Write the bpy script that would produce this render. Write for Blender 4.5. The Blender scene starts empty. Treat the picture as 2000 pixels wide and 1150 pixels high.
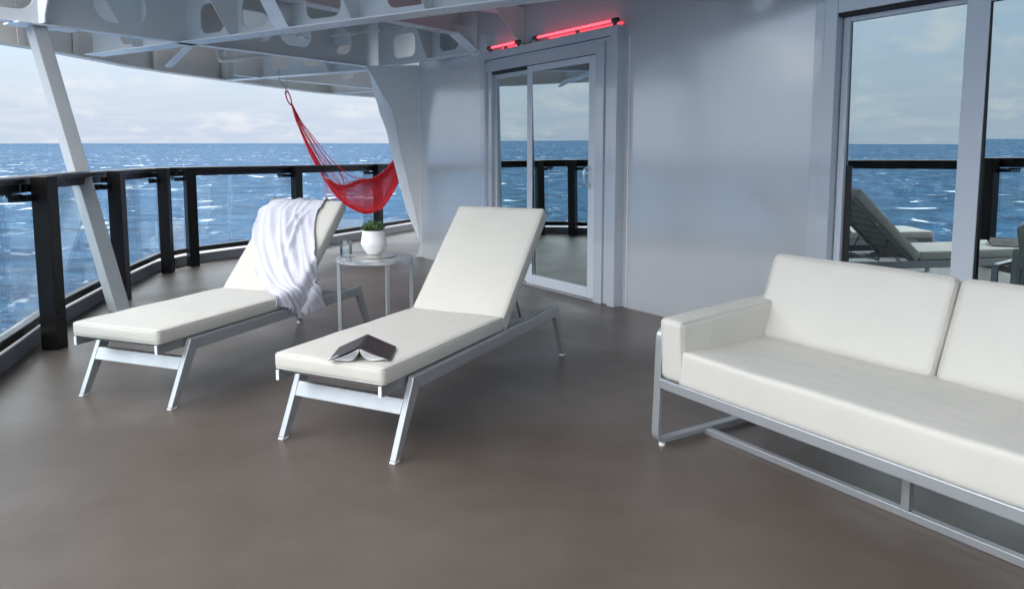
import bpy, bmesh, math, random
from mathutils import Vector, Matrix, noise
R = math.radians
random.seed(7)
sc = bpy.context.scene
col = sc.collection
PI = math.pi

# ------------------------------------------------------------------ camera
CAM_H = 1.25
YAW = 0.5929
PITCH = 0.10845
cd = bpy.data.cameras.new('camera')
cam = bpy.data.objects.new('camera', cd)
col.objects.link(cam)
cam.location = (0, 0, CAM_H)
cam.rotation_euler = (PI/2 - PITCH, 0, -YAW)
cd.sensor_width = 36
cd.lens = 1443.9/2000*36
cd.shift_y = -(575-460.8)/2000
cd.clip_start = 0.05
cd.clip_end = 80000
sc.camera = cam

# ------------------------------------------------------------------ sky and sun
SUN_EL, SUN_AZ = 54, 356          # azimuth clockwise from +Y
TILT = R(0.94)                    # the ship's trim against the sea horizon
fwd = Vector((math.sin(YAW), math.cos(YAW), 0))
rgt = Vector((math.cos(YAW), -math.sin(YAW), 0))
TM = Matrix.Rotation(TILT, 4, rgt)
w = bpy.data.worlds.new('World'); sc.world = w; w.use_nodes = True
nt = w.node_tree; nt.nodes.clear()
def nd(t, **k):
    n = nt.nodes.new(t)
    for a, b in k.items():
        if a in n.inputs: n.inputs[a].default_value = b
        else: setattr(n, a, b)
    return n
def lk(a, b): nt.links.new(a, b)
tc = nd('ShaderNodeTexCoord')
vr = nd('ShaderNodeVectorRotate', rotation_type='AXIS_ANGLE'); vr.inputs['Axis'].default_value = rgt; vr.inputs['Angle'].default_value = -TILT
lk(tc.outputs['Generated'], vr.inputs['Vector'])
sky = nd('ShaderNodeTexSky', sky_type='NISHITA', sun_disc=False, sun_elevation=R(SUN_EL), sun_rotation=R(SUN_AZ), altitude=0, air_density=1.0, dust_density=0.6, ozone_density=2.0)
lk(vr.outputs[0], sky.inputs['Vector'])
# thin cloud layer: projected on a plane above
sp = nd('ShaderNodeSeparateXYZ'); lk(vr.outputs[0], sp.inputs[0])
mz = nd('ShaderNodeMath', operation='MAXIMUM'); lk(sp.outputs['Z'], mz.inputs[0]); mz.inputs[1].default_value = 0.0
az_ = nd('ShaderNodeMath', operation='ADD'); lk(mz.outputs[0], az_.inputs[0]); az_.inputs[1].default_value = 0.09
dx = nd('ShaderNodeMath', operation='DIVIDE'); lk(sp.outputs['X'], dx.inputs[0]); lk(az_.outputs[0], dx.inputs[1])
dy = nd('ShaderNodeMath', operation='DIVIDE'); lk(sp.outputs['Y'], dy.inputs[0]); lk(az_.outputs[0], dy.inputs[1])
cb = nd('ShaderNodeCombineXYZ'); lk(dx.outputs[0], cb.inputs[0]); lk(dy.outputs[0], cb.inputs[1])
n1 = nd('ShaderNodeTexNoise', Scale=1.1, Detail=9, Roughness=0.58, Distortion=0.3); lk(cb.outputs[0], n1.inputs['Vector'])
r1 = nd('ShaderNodeMapRange'); lk(n1.outputs[0], r1.inputs['Value']); r1.inputs['From Min'].default_value = 0.46; r1.inputs['From Max'].default_value = 0.78
n2 = nd('ShaderNodeTexNoise', Scale=14.0, Detail=8, Roughness=0.55)
mp2 = nd('ShaderNodeMapping'); mp2.inputs['Scale'].default_value = (1, 1, 2.6); lk(vr.outputs[0], mp2.inputs[0]); lk(mp2.outputs[0], n2.inputs['Vector'])
r2 = nd('ShaderNodeMapRange'); lk(n2.outputs[0], r2.inputs['Value']); r2.inputs['From Min'].default_value = 0.53; r2.inputs['From Max'].default_value = 0.72
ad = nd('ShaderNodeMath', operation='MULTIPLY_ADD', use_clamp=True); lk(r2.outputs[0], ad.inputs[0]); ad.inputs[1].default_value = 0.75
m15 = nd('ShaderNodeMath', operation='MULTIPLY'); lk(r1.outputs[0], m15.inputs[0]); m15.inputs[1].default_value = 0.55
lk(m15.outputs[0], ad.inputs[2])
skm = nd('ShaderNodeMix', data_type='RGBA', blend_type='MULTIPLY'); skm.inputs[0].default_value = 1.0
lk(sky.outputs[0], skm.inputs[6]); skm.inputs[7].default_value = (1.0, 0.98, 0.98, 1)
lo = nd('ShaderNodeMapRange', interpolation_type='SMOOTHSTEP'); lk(sp.outputs['Z'], lo.inputs['Value'])
for k_, v_ in zip(('From Min', 'From Max', 'To Min', 'To Max'), (.0, .24, .97, .25)): lo.inputs[k_].default_value = v_
lowm = nd('ShaderNodeMix', data_type='RGBA'); lk(lo.outputs[0], lowm.inputs[0]); lk(skm.outputs[2], lowm.inputs[6]); lowm.inputs[7].default_value = (3.6, 4.2, 5.2, 1)
mixc = nd('ShaderNodeMix', data_type='RGBA'); lk(ad.outputs[0], mixc.inputs[0]); lk(lowm.outputs[2], mixc.inputs[6]); mixc.inputs[7].default_value = (5.5, 5.6, 5.75, 1)
# added brightness higher up the sky, above the view, filling the shaded deck
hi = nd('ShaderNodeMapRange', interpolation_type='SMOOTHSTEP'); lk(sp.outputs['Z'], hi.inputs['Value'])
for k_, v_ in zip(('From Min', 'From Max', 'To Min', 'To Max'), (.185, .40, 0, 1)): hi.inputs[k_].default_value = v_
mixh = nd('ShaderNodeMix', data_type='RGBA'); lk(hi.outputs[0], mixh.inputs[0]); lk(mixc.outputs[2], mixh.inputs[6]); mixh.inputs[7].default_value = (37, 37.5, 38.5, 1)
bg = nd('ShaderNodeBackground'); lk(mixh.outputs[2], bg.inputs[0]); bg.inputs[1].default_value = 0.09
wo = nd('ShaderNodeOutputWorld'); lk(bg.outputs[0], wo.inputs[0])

sd = bpy.data.lights.new('sun', 'SUN'); sd.energy = 3.0; sd.angle = R(0.5); sd.color = (1, 0.95, 0.88)
so = bpy.data.objects.new('sun', sd); col.objects.link(so)
sv = Vector((math.sin(R(SUN_AZ))*math.cos(R(SUN_EL)), math.cos(R(SUN_AZ))*math.cos(R(SUN_EL)), math.sin(R(SUN_EL))))
so.rotation_euler = sv.to_track_quat('Z', 'Y').to_euler()
so.location = (0, 0, 30)
sc.view_settings.view_transform = 'Standard'
sc.view_settings.look = 'None'
sc.view_settings.gamma = 1
sc.view_settings.exposure = 0.85

# ------------------------------------------------------------------ materials
def mat(name, color=(.5,.5,.5), rough=.5, metal=0, spec=.5, coat=0, fn=None, sheen=0):
    m = bpy.data.materials.new(name); m.use_nodes = True
    t = m.node_tree; b = t.nodes['Principled BSDF']
    b.inputs['Base Color'].default_value = (*color, 1)
    b.inputs['Roughness'].default_value = rough
    b.inputs['Metallic'].default_value = metal
    b.inputs['Specular IOR Level'].default_value = spec
    b.inputs['Coat Weight'].default_value = coat
    b.inputs['Sheen Weight'].default_value = sheen
    if fn: fn(t, b)
    return m
class G:
    """small node helper"""
    def __init__(s, t): s.t = t; s.co = None
    def n(s, ty, **k):
        n = s.t.nodes.new(ty)
        for a, b in k.items():
            if a in n.inputs: n.inputs[a].default_value = b
            else: setattr(n, a, b)
        return n
    def l(s, a, b): s.t.links.new(a, b)
    def coord(s, scale=(1,1,1), kind='Object', rot=(0,0,0)):
        c = s.n('ShaderNodeTexCoord'); m = s.n('ShaderNodeMapping'); m.inputs['Scale'].default_value = scale; m.inputs['Rotation'].default_value = rot
        s.l(c.outputs[kind], m.inputs[0]); return m.outputs[0]
    def noise(s, vec, scale, detail=4, rough=.5, dist=0):
        n = s.n('ShaderNodeTexNoise', Scale=scale, Detail=detail, Roughness=rough, Distortion=dist); s.l(vec, n.inputs['Vector']); return n.outputs[0]
    def rng(s, v, a, b, c=0., d=1., smooth=False):
        n = s.n('ShaderNodeMapRange'); s.l(v, n.inputs['Value'])
        if smooth: n.interpolation_type = 'SMOOTHSTEP'
        for k, x in zip(('From Min','From Max','To Min','To Max'), (a,b,c,d)): n.inputs[k].default_value = x
        return n.outputs[0]
    def m(s, op, a, b=None, c=None, clamp=False):
        n = s.n('ShaderNodeMath', operation=op, use_clamp=clamp)
        for i, v in enumerate((a, b, c)):
            if v is None: continue
            if isinstance(v, (int, float)): n.inputs[i].default_value = v
            else: s.l(v, n.inputs[i])
        return n.outputs[0]
    def mix(s, f, a, b):
        n = s.n('ShaderNodeMix', data_type='RGBA')
        if isinstance(f, float): n.inputs[0].default_value = f
        else: s.l(f, n.inputs[0])
        for i, v in ((6, a), (7, b)):
            if isinstance(v, tuple): n.inputs[i].default_value = (*v, 1)
            else: s.l(v, n.inputs[i])
        return n.outputs[2]
    def bump(s, b, h, strength, dist, prev=None):
        n = s.n('ShaderNodeBump'); n.inputs['Strength'].default_value = strength; n.inputs['Distance'].default_value = dist
        s.l(h, n.inputs['Height'])
        if prev: s.l(prev, n.inputs['Normal'])
        s.l(n.outputs[0], b.inputs['Normal']); return n.outputs[0]

def steel_fn(c1, c2, rlo, rhi, bmp=.12, sc_=1.0, lob=.10):
    def fn(t, b):
        g = G(t); v = g.coord(); 
        a = g.noise(v, 1.3*sc_, 5, .6); g.l(g.mix(g.rng(a, .35, .65), c1, c2), b.inputs['Base Color'])
        r = g.noise(v, 6, 4, .6); g.l(g.rng(r, .3, .7, rlo, rhi), b.inputs['Roughness'])
        h = g.noise(v, 260, 2, .5); p = g.bump(b, h, bmp, .001)
        h2 = g.noise(v, 5, 3, .5); g.bump(b, h2, lob, .01, p)
    return fn
M = {}
def wall_fn(t, b):
    g = G(t); v = g.coord()
    a = g.noise(v, .9, 5, .6); g.l(g.mix(g.rng(a, .35, .65), (.50,.53,.565), (.535,.56,.595)), b.inputs['Base Color'])
    h = g.noise(g.coord((1,1,1.6)), 75, 3, .6); p = g.bump(b, h, .42, .002)
    h2 = g.noise(g.coord((1,1,.5)), 2.0, 3, .5); g.bump(b, h2, .25, .012, p)
M['wall'] = mat('wall_paint', rough=.26, spec=.7, coat=1.0, fn=wall_fn); _b = M['wall'].node_tree.nodes['Principled BSDF']; _b.inputs['Coat Roughness'].default_value = .15; _b.inputs['Coat IOR'].default_value = 3.0
M['steel'] = mat('painted_steel', rough=.35, fn=steel_fn((.68,.70,.705), (.72,.74,.745), .28, .42, .1))
M['steel_warm'] = mat('painted_steel_warm', rough=.4, fn=steel_fn((.72,.68,.63), (.77,.73,.68), .3, .45, .1))
M['flange'] = mat('flange_paint', rough=.3, fn=steel_fn((.80,.82,.86), (.85,.87,.90), .25, .4, .1))
M['casing'] = mat('casing_paint', rough=.2, fn=steel_fn((.50,.54,.60), (.53,.57,.63), .13, .22, .03, .6))
for _n in ('casing',):
    _b = M[_n].node_tree.nodes['Principled BSDF']; _b.inputs['Coat Weight'].default_value = 1; _b.inputs['Coat Roughness'].default_value = .05; _b.inputs['Coat IOR'].default_value = 1.8
M['leaf'] = mat('door_leaf_paint', rough=.25, fn=steel_fn((.60,.65,.72), (.62,.67,.74), .18, .28, .03, .6))
M['pillar'] = mat('steel_toned_down', rough=.4, fn=steel_fn((.36,.375,.385), (.40,.415,.425), .34, .46, .1))  # darker copy of the girder steel; its colour offsets strong sky light
M['white_pipe'] = mat('pipe_paint', (.62,.60,.56), .4)
M['black'] = mat('black_post', rough=.3, spec=.28, fn=steel_fn((.006,.0055,.0055), (.009,.0085,.0085), .26, .36, .03, 1.0, .015))
M['blackrough'] = mat('black_rubber', (.012,.012,.013), .6)
def alu_fn(t, b):
    g = G(t); v = g.coord()
    h = g.noise(v, 700, 2, .5); g.bump(b, h, .12, .0006)
    r = g.noise(v, 9, 3, .5); g.l(g.rng(r, .3, .7, .36, .48), b.inputs['Roughness'])
M['alu'] = mat('powder_coated_aluminium', (.40,.42,.44), .42, .6, fn=alu_fn)
M['alu_dark'] = mat('aluminium_inner', (.22,.23,.24), .5, .3, fn=alu_fn)
M['foot'] = mat('plastic_foot', (.75,.75,.74), .5)
M['chrome'] = mat('bright_metal', (.75,.76,.78), .18, 1)
M['brass_dark'] = mat('dark_metal_cap', (.10,.08,.07), .3, .9)
def fabric_fn(c1, c2, weave=900, wr=.25):
    def fn(t, b):
        g = G(t); v = g.coord()
        a = g.noise(v, 3, 5, .6); g.l(g.mix(g.rng(a, .3, .7), c1, c2), b.inputs['Base Color'])
        wv = g.n('ShaderNodeTexWave', wave_type='BANDS', bands_direction='X', Scale=weave/6.0); g.l(v, wv.inputs['Vector'])
        w2 = g.n('ShaderNodeTexWave', wave_type='BANDS', bands_direction='Y', Scale=weave/6.0); g.l(v, w2.inputs['Vector'])
        s_ = g.m('ADD', wv.outputs[1], w2.outputs[1]); p = g.bump(b, s_, .08, .0005)
        h = g.noise(g.coord((1,2.2,1)), 5, 5, .55, .6); p2 = g.bump(b, h, wr, .010, p)
        h = g.noise(v, 28, 3, .5); g.bump(b, h, .15, .002, p2)
    return fn
M['fabric'] = mat('white_outdoor_fabric', rough=.62, spec=.35, sheen=.15, fn=fabric_fn((.54,.525,.475), (.57,.555,.505)))
M['sofa_fabric'] = mat('white_sofa_fabric', rough=.5, spec=.4, sheen=.1, fn=fabric_fn((.53,.52,.475), (.57,.555,.51), 900, .5))
def towel_fn(t, b):
    g = G(t); v = g.coord()
    h = g.noise(v, 420, 3, .6); p = g.bump(b, h, .5, .002)
    h = g.noise(v, 30, 4, .5); g.bump(b, h, .3, .006, p)
M['towel'] = mat('towel_cotton', (.58,.58,.65), .95, spec=.1, sheen=.3, fn=towel_fn)
def floor_fn(t, b):
    g = G(t); v = g.coord()
    a = g.noise(v, .5, 4, .55, .3); a2 = g.noise(v, 1.5, 3, .5); a3 = g.noise(v, 60, 4, .7)
    c = g.mix(g.rng(a, .3, .7), (.074,.058,.047), (.104,.083,.069))
    c = g.mix(g.rng(a2, .38, .70, 0, .5), c, (.140,.117,.100))
    
    g.l(c, b.inputs['Base Color'])
    a4 = g.noise(v, 5.5, 5, .65); c = g.mix(g.rng(a4, .40, .72, 0, .30), c, (.145,.122,.106)); g.l(c, b.inputs['Base Color'])
    r = g.m('ADD', g.rng(a, .3, .7, .40, .48), g.rng(a2, .3, .7, .05, -.07)); g.l(r, b.inputs['Roughness'])
    h = g.noise(v, 170, 3, .6); g.bump(b, h, .12, .001)
M['floor'] = mat('deck_coating', rough=.3, spec=.42, fn=floor_fn)
def sea_fn(t, b):
    g = G(t)
    c0 = g.n('ShaderNodeTexCoord'); vr_ = g.n('ShaderNodeVectorRotate', rotation_type='Z_AXIS'); g.l(c0.outputs['Object'], vr_.inputs['Vector']); vr_.inputs['Angle'].default_value = YAW-.12
    def cr(sx, sy, off=0):
        m = g.n('ShaderNodeMapping'); m.inputs['Scale'].default_value = (sx, sy, 1); m.inputs['Location'].default_value = (off, off*.7, off*.3); g.l(vr_.outputs[0], m.inputs[0]); return m.outputs[0]
    big = g.noise(cr(1/210, 1/90), 1, 5, .6, .4)
    mid = g.noise(cr(1/24, 1/10), 1, 6, .62, .5)
    sm = g.noise(cr(1/5.0, 1/2.2), 1, 5, .6, .3)
    c = g.mix(g.rng(mid, .38, .62), (.0022,.013,.031), (.013,.046,.086))
    c = g.mix(g.rng(big, .35, .7, 0, .5), c, (.010,.036,.085))
    crest = g.noise(cr(1/8, 1/6.5, 3), 1, 3, .55, .9)
    tear = g.noise(cr(1/2.8, 1/1.3), 1, 6, .7, .6)
    patch = g.noise(cr(1/90, 1/70, 9), 1, 2, .5)
    f = g.m('ADD', g.m('MULTIPLY', crest, .9), g.m('MULTIPLY', tear, .32)); f = g.m('ADD', f, g.m('MULTIPLY', patch, .22))
    foam = g.rng(f, .90, .97, 0, .9, True)
    wc = g.noise(cr(1/24, 1/24, 5), 1, 4, .62, 1.0); foam3 = g.rng(g.m('ADD', wc, g.m('MULTIPLY', tear, .10)), .70, .76, 0, .8)
    f2 = g.noise(cr(1/45, 1/34), 1, 2, .5, .5); fs = g.noise(cr(1/3.8, 1/3.0), 1, 6, .72, 1.2)
    foam2 = g.m('MULTIPLY', g.rng(f2, .55, .66), g.rng(fs, .60, .70, 0, .6), clamp=True)
    fk = g.noise(cr(1/9, 1/26, 7), 1, 3, .6, .3); fl_ = g.m('MULTIPLY', g.rng(fk, .655, .70), g.rng(patch, .42, .6, .25, .9), clamp=True)
    fm = g.m('MAXIMUM', g.m('MAXIMUM', g.m('MAXIMUM', foam, foam2), foam3), fl_)
    c = g.mix(fm, c, (.62,.66,.70)); g.l(c, b.inputs['Base Color'])
    g.l(g.rng(fm, 0, 1, .22, .7), b.inputs['Roughness'])
    p = g.bump(b, mid, 1.0, 3.2); p = g.bump(b, g.m('ADD', sm, g.m('MULTIPLY', crest, .8)), 1.0, .8, p)
    g.bump(b, tear, .8, .22, p)
M['sea'] = mat('sea_water', (.02,.07,.16), .5, spec=0, fn=sea_fn)
_t = M['sea'].node_tree; _g = G(_t); _b = _t.nodes['Principled BSDF']; _gl = _g.n('ShaderNodeBsdfGlossy'); _gl.inputs['Roughness'].default_value = .12; _gl.inputs[0].default_value = (.8,.9,1,1)
_g.l(_b.inputs['Normal'].links[0].from_socket, _gl.inputs['Normal']); _lw = _g.n('ShaderNodeLayerWeight'); _lw.inputs[0].default_value = .3; _g.l(_b.inputs['Normal'].links[0].from_socket, _lw.inputs['Normal'])
_mx = _g.n('ShaderNodeMixShader'); _g.l(_g.rng(_lw.outputs['Fresnel'], 0, 1, .03, .15), _mx.inputs[0]); _g.l(_b.outputs[0], _mx.inputs[1]); _g.l(_gl.outputs[0], _mx.inputs[2]); _g.l(_mx.outputs[0], _t.nodes['Material Output'].inputs[0])
def glass_mat(name, tint, refl, fac_lo, fac_hi, rough=0.0):
    m = bpy.data.materials.new(name); m.use_nodes = True; t = m.node_tree; t.nodes.clear(); g = G(t)
    o = g.n('ShaderNodeOutputMaterial'); tr = g.n('ShaderNodeBsdfTransparent'); tr.inputs[0].default_value = (*tint, 1)
    gl = g.n('ShaderNodeBsdfGlossy'); gl.inputs[0].default_value = (*refl, 1); gl.inputs['Roughness'].default_value = rough
    lw = g.n('ShaderNodeLayerWeight'); lw.inputs[0].default_value = .35
    f = g.rng(lw.outputs['Fresnel'], 0, 1, fac_lo, fac_hi)
    mx = g.n('ShaderNodeMixShader'); g.l(f, mx.inputs[0]); g.l(tr.outputs[0], mx.inputs[1]); g.l(gl.outputs[0], mx.inputs[2]); g.l(mx.outputs[0], o.inputs[0])
    return m
M['glass'] = glass_mat('railing_glass', (.93,.97,.98), (1,1,1), .015, .35)
M['pane'] = glass_mat('solar_control_glass', (.34,.40,.40), (.86,.975,.985), .60, 1.0)
def emis(name, c, s):
    m = bpy.data.materials.new(name); m.use_nodes = True; b = m.node_tree.nodes['Principled BSDF']
    b.inputs['Base Color'].default_value = (*c, 1); b.inputs['Emission Color'].default_value = (*c, 1); b.inputs['Emission Strength'].default_value = s; return m

# ------------------------------------------------------------------ mesh helpers
class MB:
    def __init__(s): s.v = []; s.f = []
    def add(s, vs, fs):
        o = len(s.v); s.v += [tuple(v) for v in vs]; s.f += [tuple(i+o for i in f) for f in fs]
    def box(s, x0, x1, y0, y1, z0, z1, T=None):
        vs = [Vector((x, y, z)) for z in (z0, z1) for y in (y0, y1) for x in (x0, x1)]
        if T: vs = [T @ v for v in vs]
        s.add(vs, [(0,2,3,1), (4,5,7,6), (0,1,5,4), (2,6,7,3), (0,4,6,2), (1,3,7,5)])
    def prism(s, poly, d, a=None, holes=None):
        """poly: list of 3D points (planar), extruded by vector d"""
        n = len(poly); p = [Vector(q) for q in poly]; d = Vector(d)
        s.add(p + [q + d for q in p], [tuple(range(n))[::-1], tuple(range(n, 2*n))] + [(i, (i+1) % n, (i+1) % n + n, i+n) for i in range(n)])
    def tube(s, pts, r, seg=8, closed=False, cap=True):
        pts = [Vector(p) for p in pts]; n = len(pts)
        rr = r if isinstance(r, (list, tuple)) else [r]*n
        rings = []; up = None
        for i, p in enumerate(pts):
            if closed: t = pts[(i+1) % n] - pts[i-1]
            else: t = pts[min(i+1, n-1)] - pts[max(i-1, 0)]
            if t.length < 1e-9: t = Vector((0, 0, 1))
            t.normalize()
            if up is None:
                up = Vector((0, 0, 1)) if abs(t.z) < .9 else Vector((1, 0, 0))
            a = (up - t*up.dot(t))
            if a.length < 1e-6: a = t.orthogonal()
            a.normalize(); up = a; b = t.cross(a)
            rings.append([p + a*math.cos(2*PI*k/seg)*rr[i] + b*math.sin(2*PI*k/seg)*rr[i] for k in range(seg)])
        vs = [q for rg in rings for q in rg]; fs = []
        m = n if closed else n-1
        for i in range(m):
            j = (i+1) % n
            for k in range(seg): fs.append((i*seg+k, i*seg+(k+1) % seg, j*seg+(k+1) % seg, j*seg+k))
        if cap and not closed: fs += [tuple(range(seg))[::-1], tuple((n-1)*seg+k for k in range(seg))]
        s.add(vs, fs)
    def bar(s, pts, wv, w, h, closed=False):
        """rectangular bar swept along planar pts; wv = axis across (normal of the bend plane), w = width along it, h = thickness in plane"""
        pts = [Vector(p) for p in pts]; wv = Vector(wv).normalized(); n = len(pts); rings = []
        for i in range(n):
            if closed: t0 = (pts[i]-pts[i-1]); t1 = (pts[(i+1) % n]-pts[i])
            else:
                t0 = pts[i]-pts[max(i-1, 0)]; t1 = pts[min(i+1, n-1)]-pts[i]
                if i == 0: t0 = t1
                if i == n-1: t1 = t0
            t0.normalize(); t1.normalize(); t = (t0+t1).normalized(); nn = t.cross(wv).normalized()
            k = 1/max(.3, t.dot(t1))
            rings.append([pts[i]+wv*w/2*a+nn*h/2*b*k for a, b in ((-1,-1),(1,-1),(1,1),(-1,1))])
        fs = []
        for i in range(n if closed else n-1):
            j = (i+1) % n
            for k in range(4): fs.append((i*4+k, i*4+(k+1) % 4, j*4+(k+1) % 4, j*4+k))
        if not closed: fs += [(3,2,1,0), tuple((n-1)*4+k for k in range(4))]
        s.add([v for r_ in rings for v in r_], fs)
    def lathe(s, prof, c=(0,0,0), seg=40):
        c = Vector(c); n = len(prof); vs = []; fs = []
        for r_, z in prof:
            for k in range(seg): vs.append(c+Vector((r_*math.cos(2*PI*k/seg), r_*math.sin(2*PI*k/seg), z)))
        for i in range(n-1):
            for k in range(seg): fs.append((i*seg+k, i*seg+(k+1) % seg, (i+1)*seg+(k+1) % seg, (i+1)*seg+k))
        fs += [tuple(range(seg))[::-1], tuple((n-1)*seg+k for k in range(seg))]
        s.add(vs, fs)
    def grid(s, P, nu, nv, closeu=False):
        vs = [P(i, j) for j in range(nv) for i in range(nu)]; fs = []
        for j in range(nv-1):
            for i in range(nu if closeu else nu-1):
                k = (i+1) % nu
                fs.append((j*nu+i, j*nu+k, (j+1)*nu+k, (j+1)*nu+i))
        s.add(vs, fs)
    def build(s, name, m, parent=None, bevel=0, smooth=False, seg=2, fix=True, angle=None):
        me = bpy.data.meshes.new(name); me.from_pydata([tuple(v) for v in s.v], [], s.f)
        if fix:
            bm = bmesh.new(); bm.from_mesh(me); bmesh.ops.recalc_face_normals(bm, faces=bm.faces); bm.to_mesh(me); bm.free()
        me.materials.append(m)
        if smooth:
            for p in me.polygons: p.use_smooth = True
        if angle is not None:
            me.set_sharp_from_angle(angle=R(angle))
        o = bpy.data.objects.new(name, me); col.objects.link(o)
        if parent: o.parent = parent
        if bevel:
            b = o.modifiers.new('bevel', 'BEVEL'); b.width = bevel; b.segments = seg; b.limit_method = 'ANGLE'; b.angle_limit = R(35); b.harden_normals = False
        return o
def tag(o, label=None, cat=None, group=None, kind=None):
    if label: o['label'] = label
    if cat: o['category'] = cat
    if group: o['group'] = group
    if kind: o['kind'] = kind
    return o
def empty(name, loc=(0,0,0), rz=0, label=None, cat=None, group=None):
    o = bpy.data.objects.new(name, None); col.objects.link(o); o.location = loc; o.rotation_euler = (0, 0, rz); o.empty_display_size = .1
    return tag(o, label, cat, group)
def copy_tree(o, parent=None):
    c = o.copy(); col.objects.link(c); c.parent = parent
    for ch in list(o.children): copy_tree(ch, c)
    return c
def holed_web(mb, P0, D, s0, s1, z0, z1, th, holes, notch=None):
    """vertical plate from P0 along unit D between s0..s1 and z0..z1, thickness th, with rounded holes (sc, zc, w, h, r)"""
    D = Vector(D).normalized(); N = Vector((-D.y, D.x, 0)); P0 = Vector(P0)
    me = bmesh.new(); edges = []
    def loop(pts):
        vs = [me.verts.new((a, b, 0)) for a, b in pts]
        for i in range(len(vs)): edges.append(me.edges.new((vs[i-1], vs[i])))
    loop(notch if notch else [(s0, z0), (s1, z0), (s1, z1), (s0, z1)])
    for (sc_, zc, w_, h_, r_) in holes:
        pts = []
        for cx, cz, a0 in ((w_/2-r_, h_/2-r_, 0), (-w_/2+r_, h_/2-r_, 90), (-w_/2+r_, -h_/2+r_, 180), (w_/2-r_, -h_/2+r_, 270)):
            for k in range(9):
                a = R(a0+k*90/8); pts.append((sc_+cx+r_*math.cos(a), zc+cz+r_*math.sin(a)))
        loop(pts)
    bmesh.ops.triangle_fill(me, use_beauty=True, use_dissolve=False, edges=edges)
    me.verts.index_update()
    V = [v.co.copy() for v in me.verts]; Fs = [[v.index for v in f.verts] for f in me.faces]; n = len(V)
    f3 = lambda c, o: P0 + D*c.x + N*o + Vector((0, 0, c.y - P0.z))
    vs = [f3(c, -th/2) for c in V] + [f3(c, th/2) for c in V]
    fs = [tuple(f) for f in Fs] + [tuple(i+n for i in reversed(f)) for f in Fs]
    for e in me.edges:
        if len(e.link_faces) == 1:
            a, b = e.verts[0].index, e.verts[1].index; fs.append((a, b, b+n, a+n))
    me.free(); mb.add(vs, fs)

# pixel ray helper: a photo pixel met with a real plane of the place
FW = fwd*math.cos(PITCH) - Vector((0,0,1))*math.sin(PITCH)
UP = fwd*math.sin(PITCH) + Vector((0,0,1))*math.cos(PITCH)
EYE = Vector((0, 0, CAM_H))
def ray(x, y): return FW + rgt*((x-1000)/1443.9) - UP*((y-460.8)/1443.9)
def onz(x, y, z=0.):
    d = ray(x, y); return EYE + d*((z-CAM_H)/d.z)
def onpl(x, y, p, n):
    d = ray(x, y); n = Vector(n); return EYE + d*((Vector(p)-EYE).dot(n)/d.dot(n))
def smooth_path(pts, k=6):
    """Catmull-Rom"""
    P = [Vector(p) for p in pts]; P = [P[0]*2-P[1]] + P + [P[-1]*2-P[-2]]; out = []
    for i in range(1, len(P)-2):
        for j in range(k):
            t = j/k; a, b, c, d = P[i-1:i+3]
            out.append(.5*((2*b)+(c-a)*t+(2*a-5*b+4*c-d)*t*t+(3*b-a-3*c+d)*t**3))
    out.append(P[-2]); return out

# ================================================================== SETTING
# sea
mb = MB(); rs = [0, 120, 400, 1200, 4000, 12000, 45000]; seg = 48
vs = [(0, 0, 0)]; fs = []
for r_ in rs[1:]:
    for k in range(seg): vs.append((r_*math.cos(2*PI*k/seg), r_*math.sin(2*PI*k/seg), 0))
for k in range(seg): fs.append((0, 1+k, 1+(k+1) % seg))
for i in range(len(rs)-2):
    for k in range(seg): a = 1+i*seg; fs.append((a+k, a+seg+k, a+seg+(k+1) % seg, a+(k+1) % seg))
mb.add(vs, fs); sea = mb.build('sea', M['sea'], fix=False); sea.location = (0, 0, -22); sea.rotation_euler = TM.to_euler(); tag(sea, kind='structure')

# rail plan (metres): x towards the cabin wall, y along it
RAIL = [(-1.35,-3.2), (-1.15,-1.0), (-.95,.6), (-.74,2.1), (-.52,3.5), (-.30,4.5), (-.02,5.42), (.25,6.37), (.56,7.15), (.89,7.96), (1.27,8.80), (1.62,9.14), (2.17,9.42), (3.58,10.02), (5.67,11.35), (7.6,12.3)]
def poly_at(pl, k): a = Vector((*pl[int(k)], 0)); return a
def offset_poly(pl, d):
    out = []
    for i in range(len(pl)):
        a = Vector(pl[max(i-1, 0)]); b = Vector(pl[min(i+1, len(pl)-1)]); t = (b-a).normalized(); n = Vector((-t.y, t.x)); out.append((pl[i][0]+n.x*d, pl[i][1]+n.y*d))
    return out
# deck floor
inner = offset_poly(RAIL, .05)
mb = MB(); fl = [(x, y, 0) for x, y in inner] + [(8.0, 8.4, 0), (4.15, 8.2, 0), (4.15, -6, 0), (-1.3, -6, 0)]
mb.prism([(x, y, -.02) for x, y, z in fl], (0, 0, .02)); o = mb.build('deck', M['floor']); tag(o, kind='structure')
# hull side below the deck edge and the coaming
mb = MB()
def strip(pl, d0, d1, z0, z1, mb):
    a = offset_poly(pl, d0); b = offset_poly(pl, d1)
    n = len(pl); vs = []
    for i in range(n): vs += [(*a[i], z0), (*b[i], z0), (*b[i], z1), (*a[i], z1)]
    fs = []
    for i in range(n-1):
        for k in range(4): fs.append((i*4+k, i*4+(k+1) % 4, i*4+4+(k+1) % 4, i*4+4+k))
    fs += [(3,2,1,0), tuple((n-1)*4+k for k in range(4))]
    mb.add(vs, fs)
strip(RAIL, .0, .19, -.6, .100, mb)
tag(mb.build('coaming', mat('kerb_grey', (.17,.18,.20), .45), bevel=.006), 'low grey steel kerb running under the glass railing at the deck edge', 'kerb')

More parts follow.
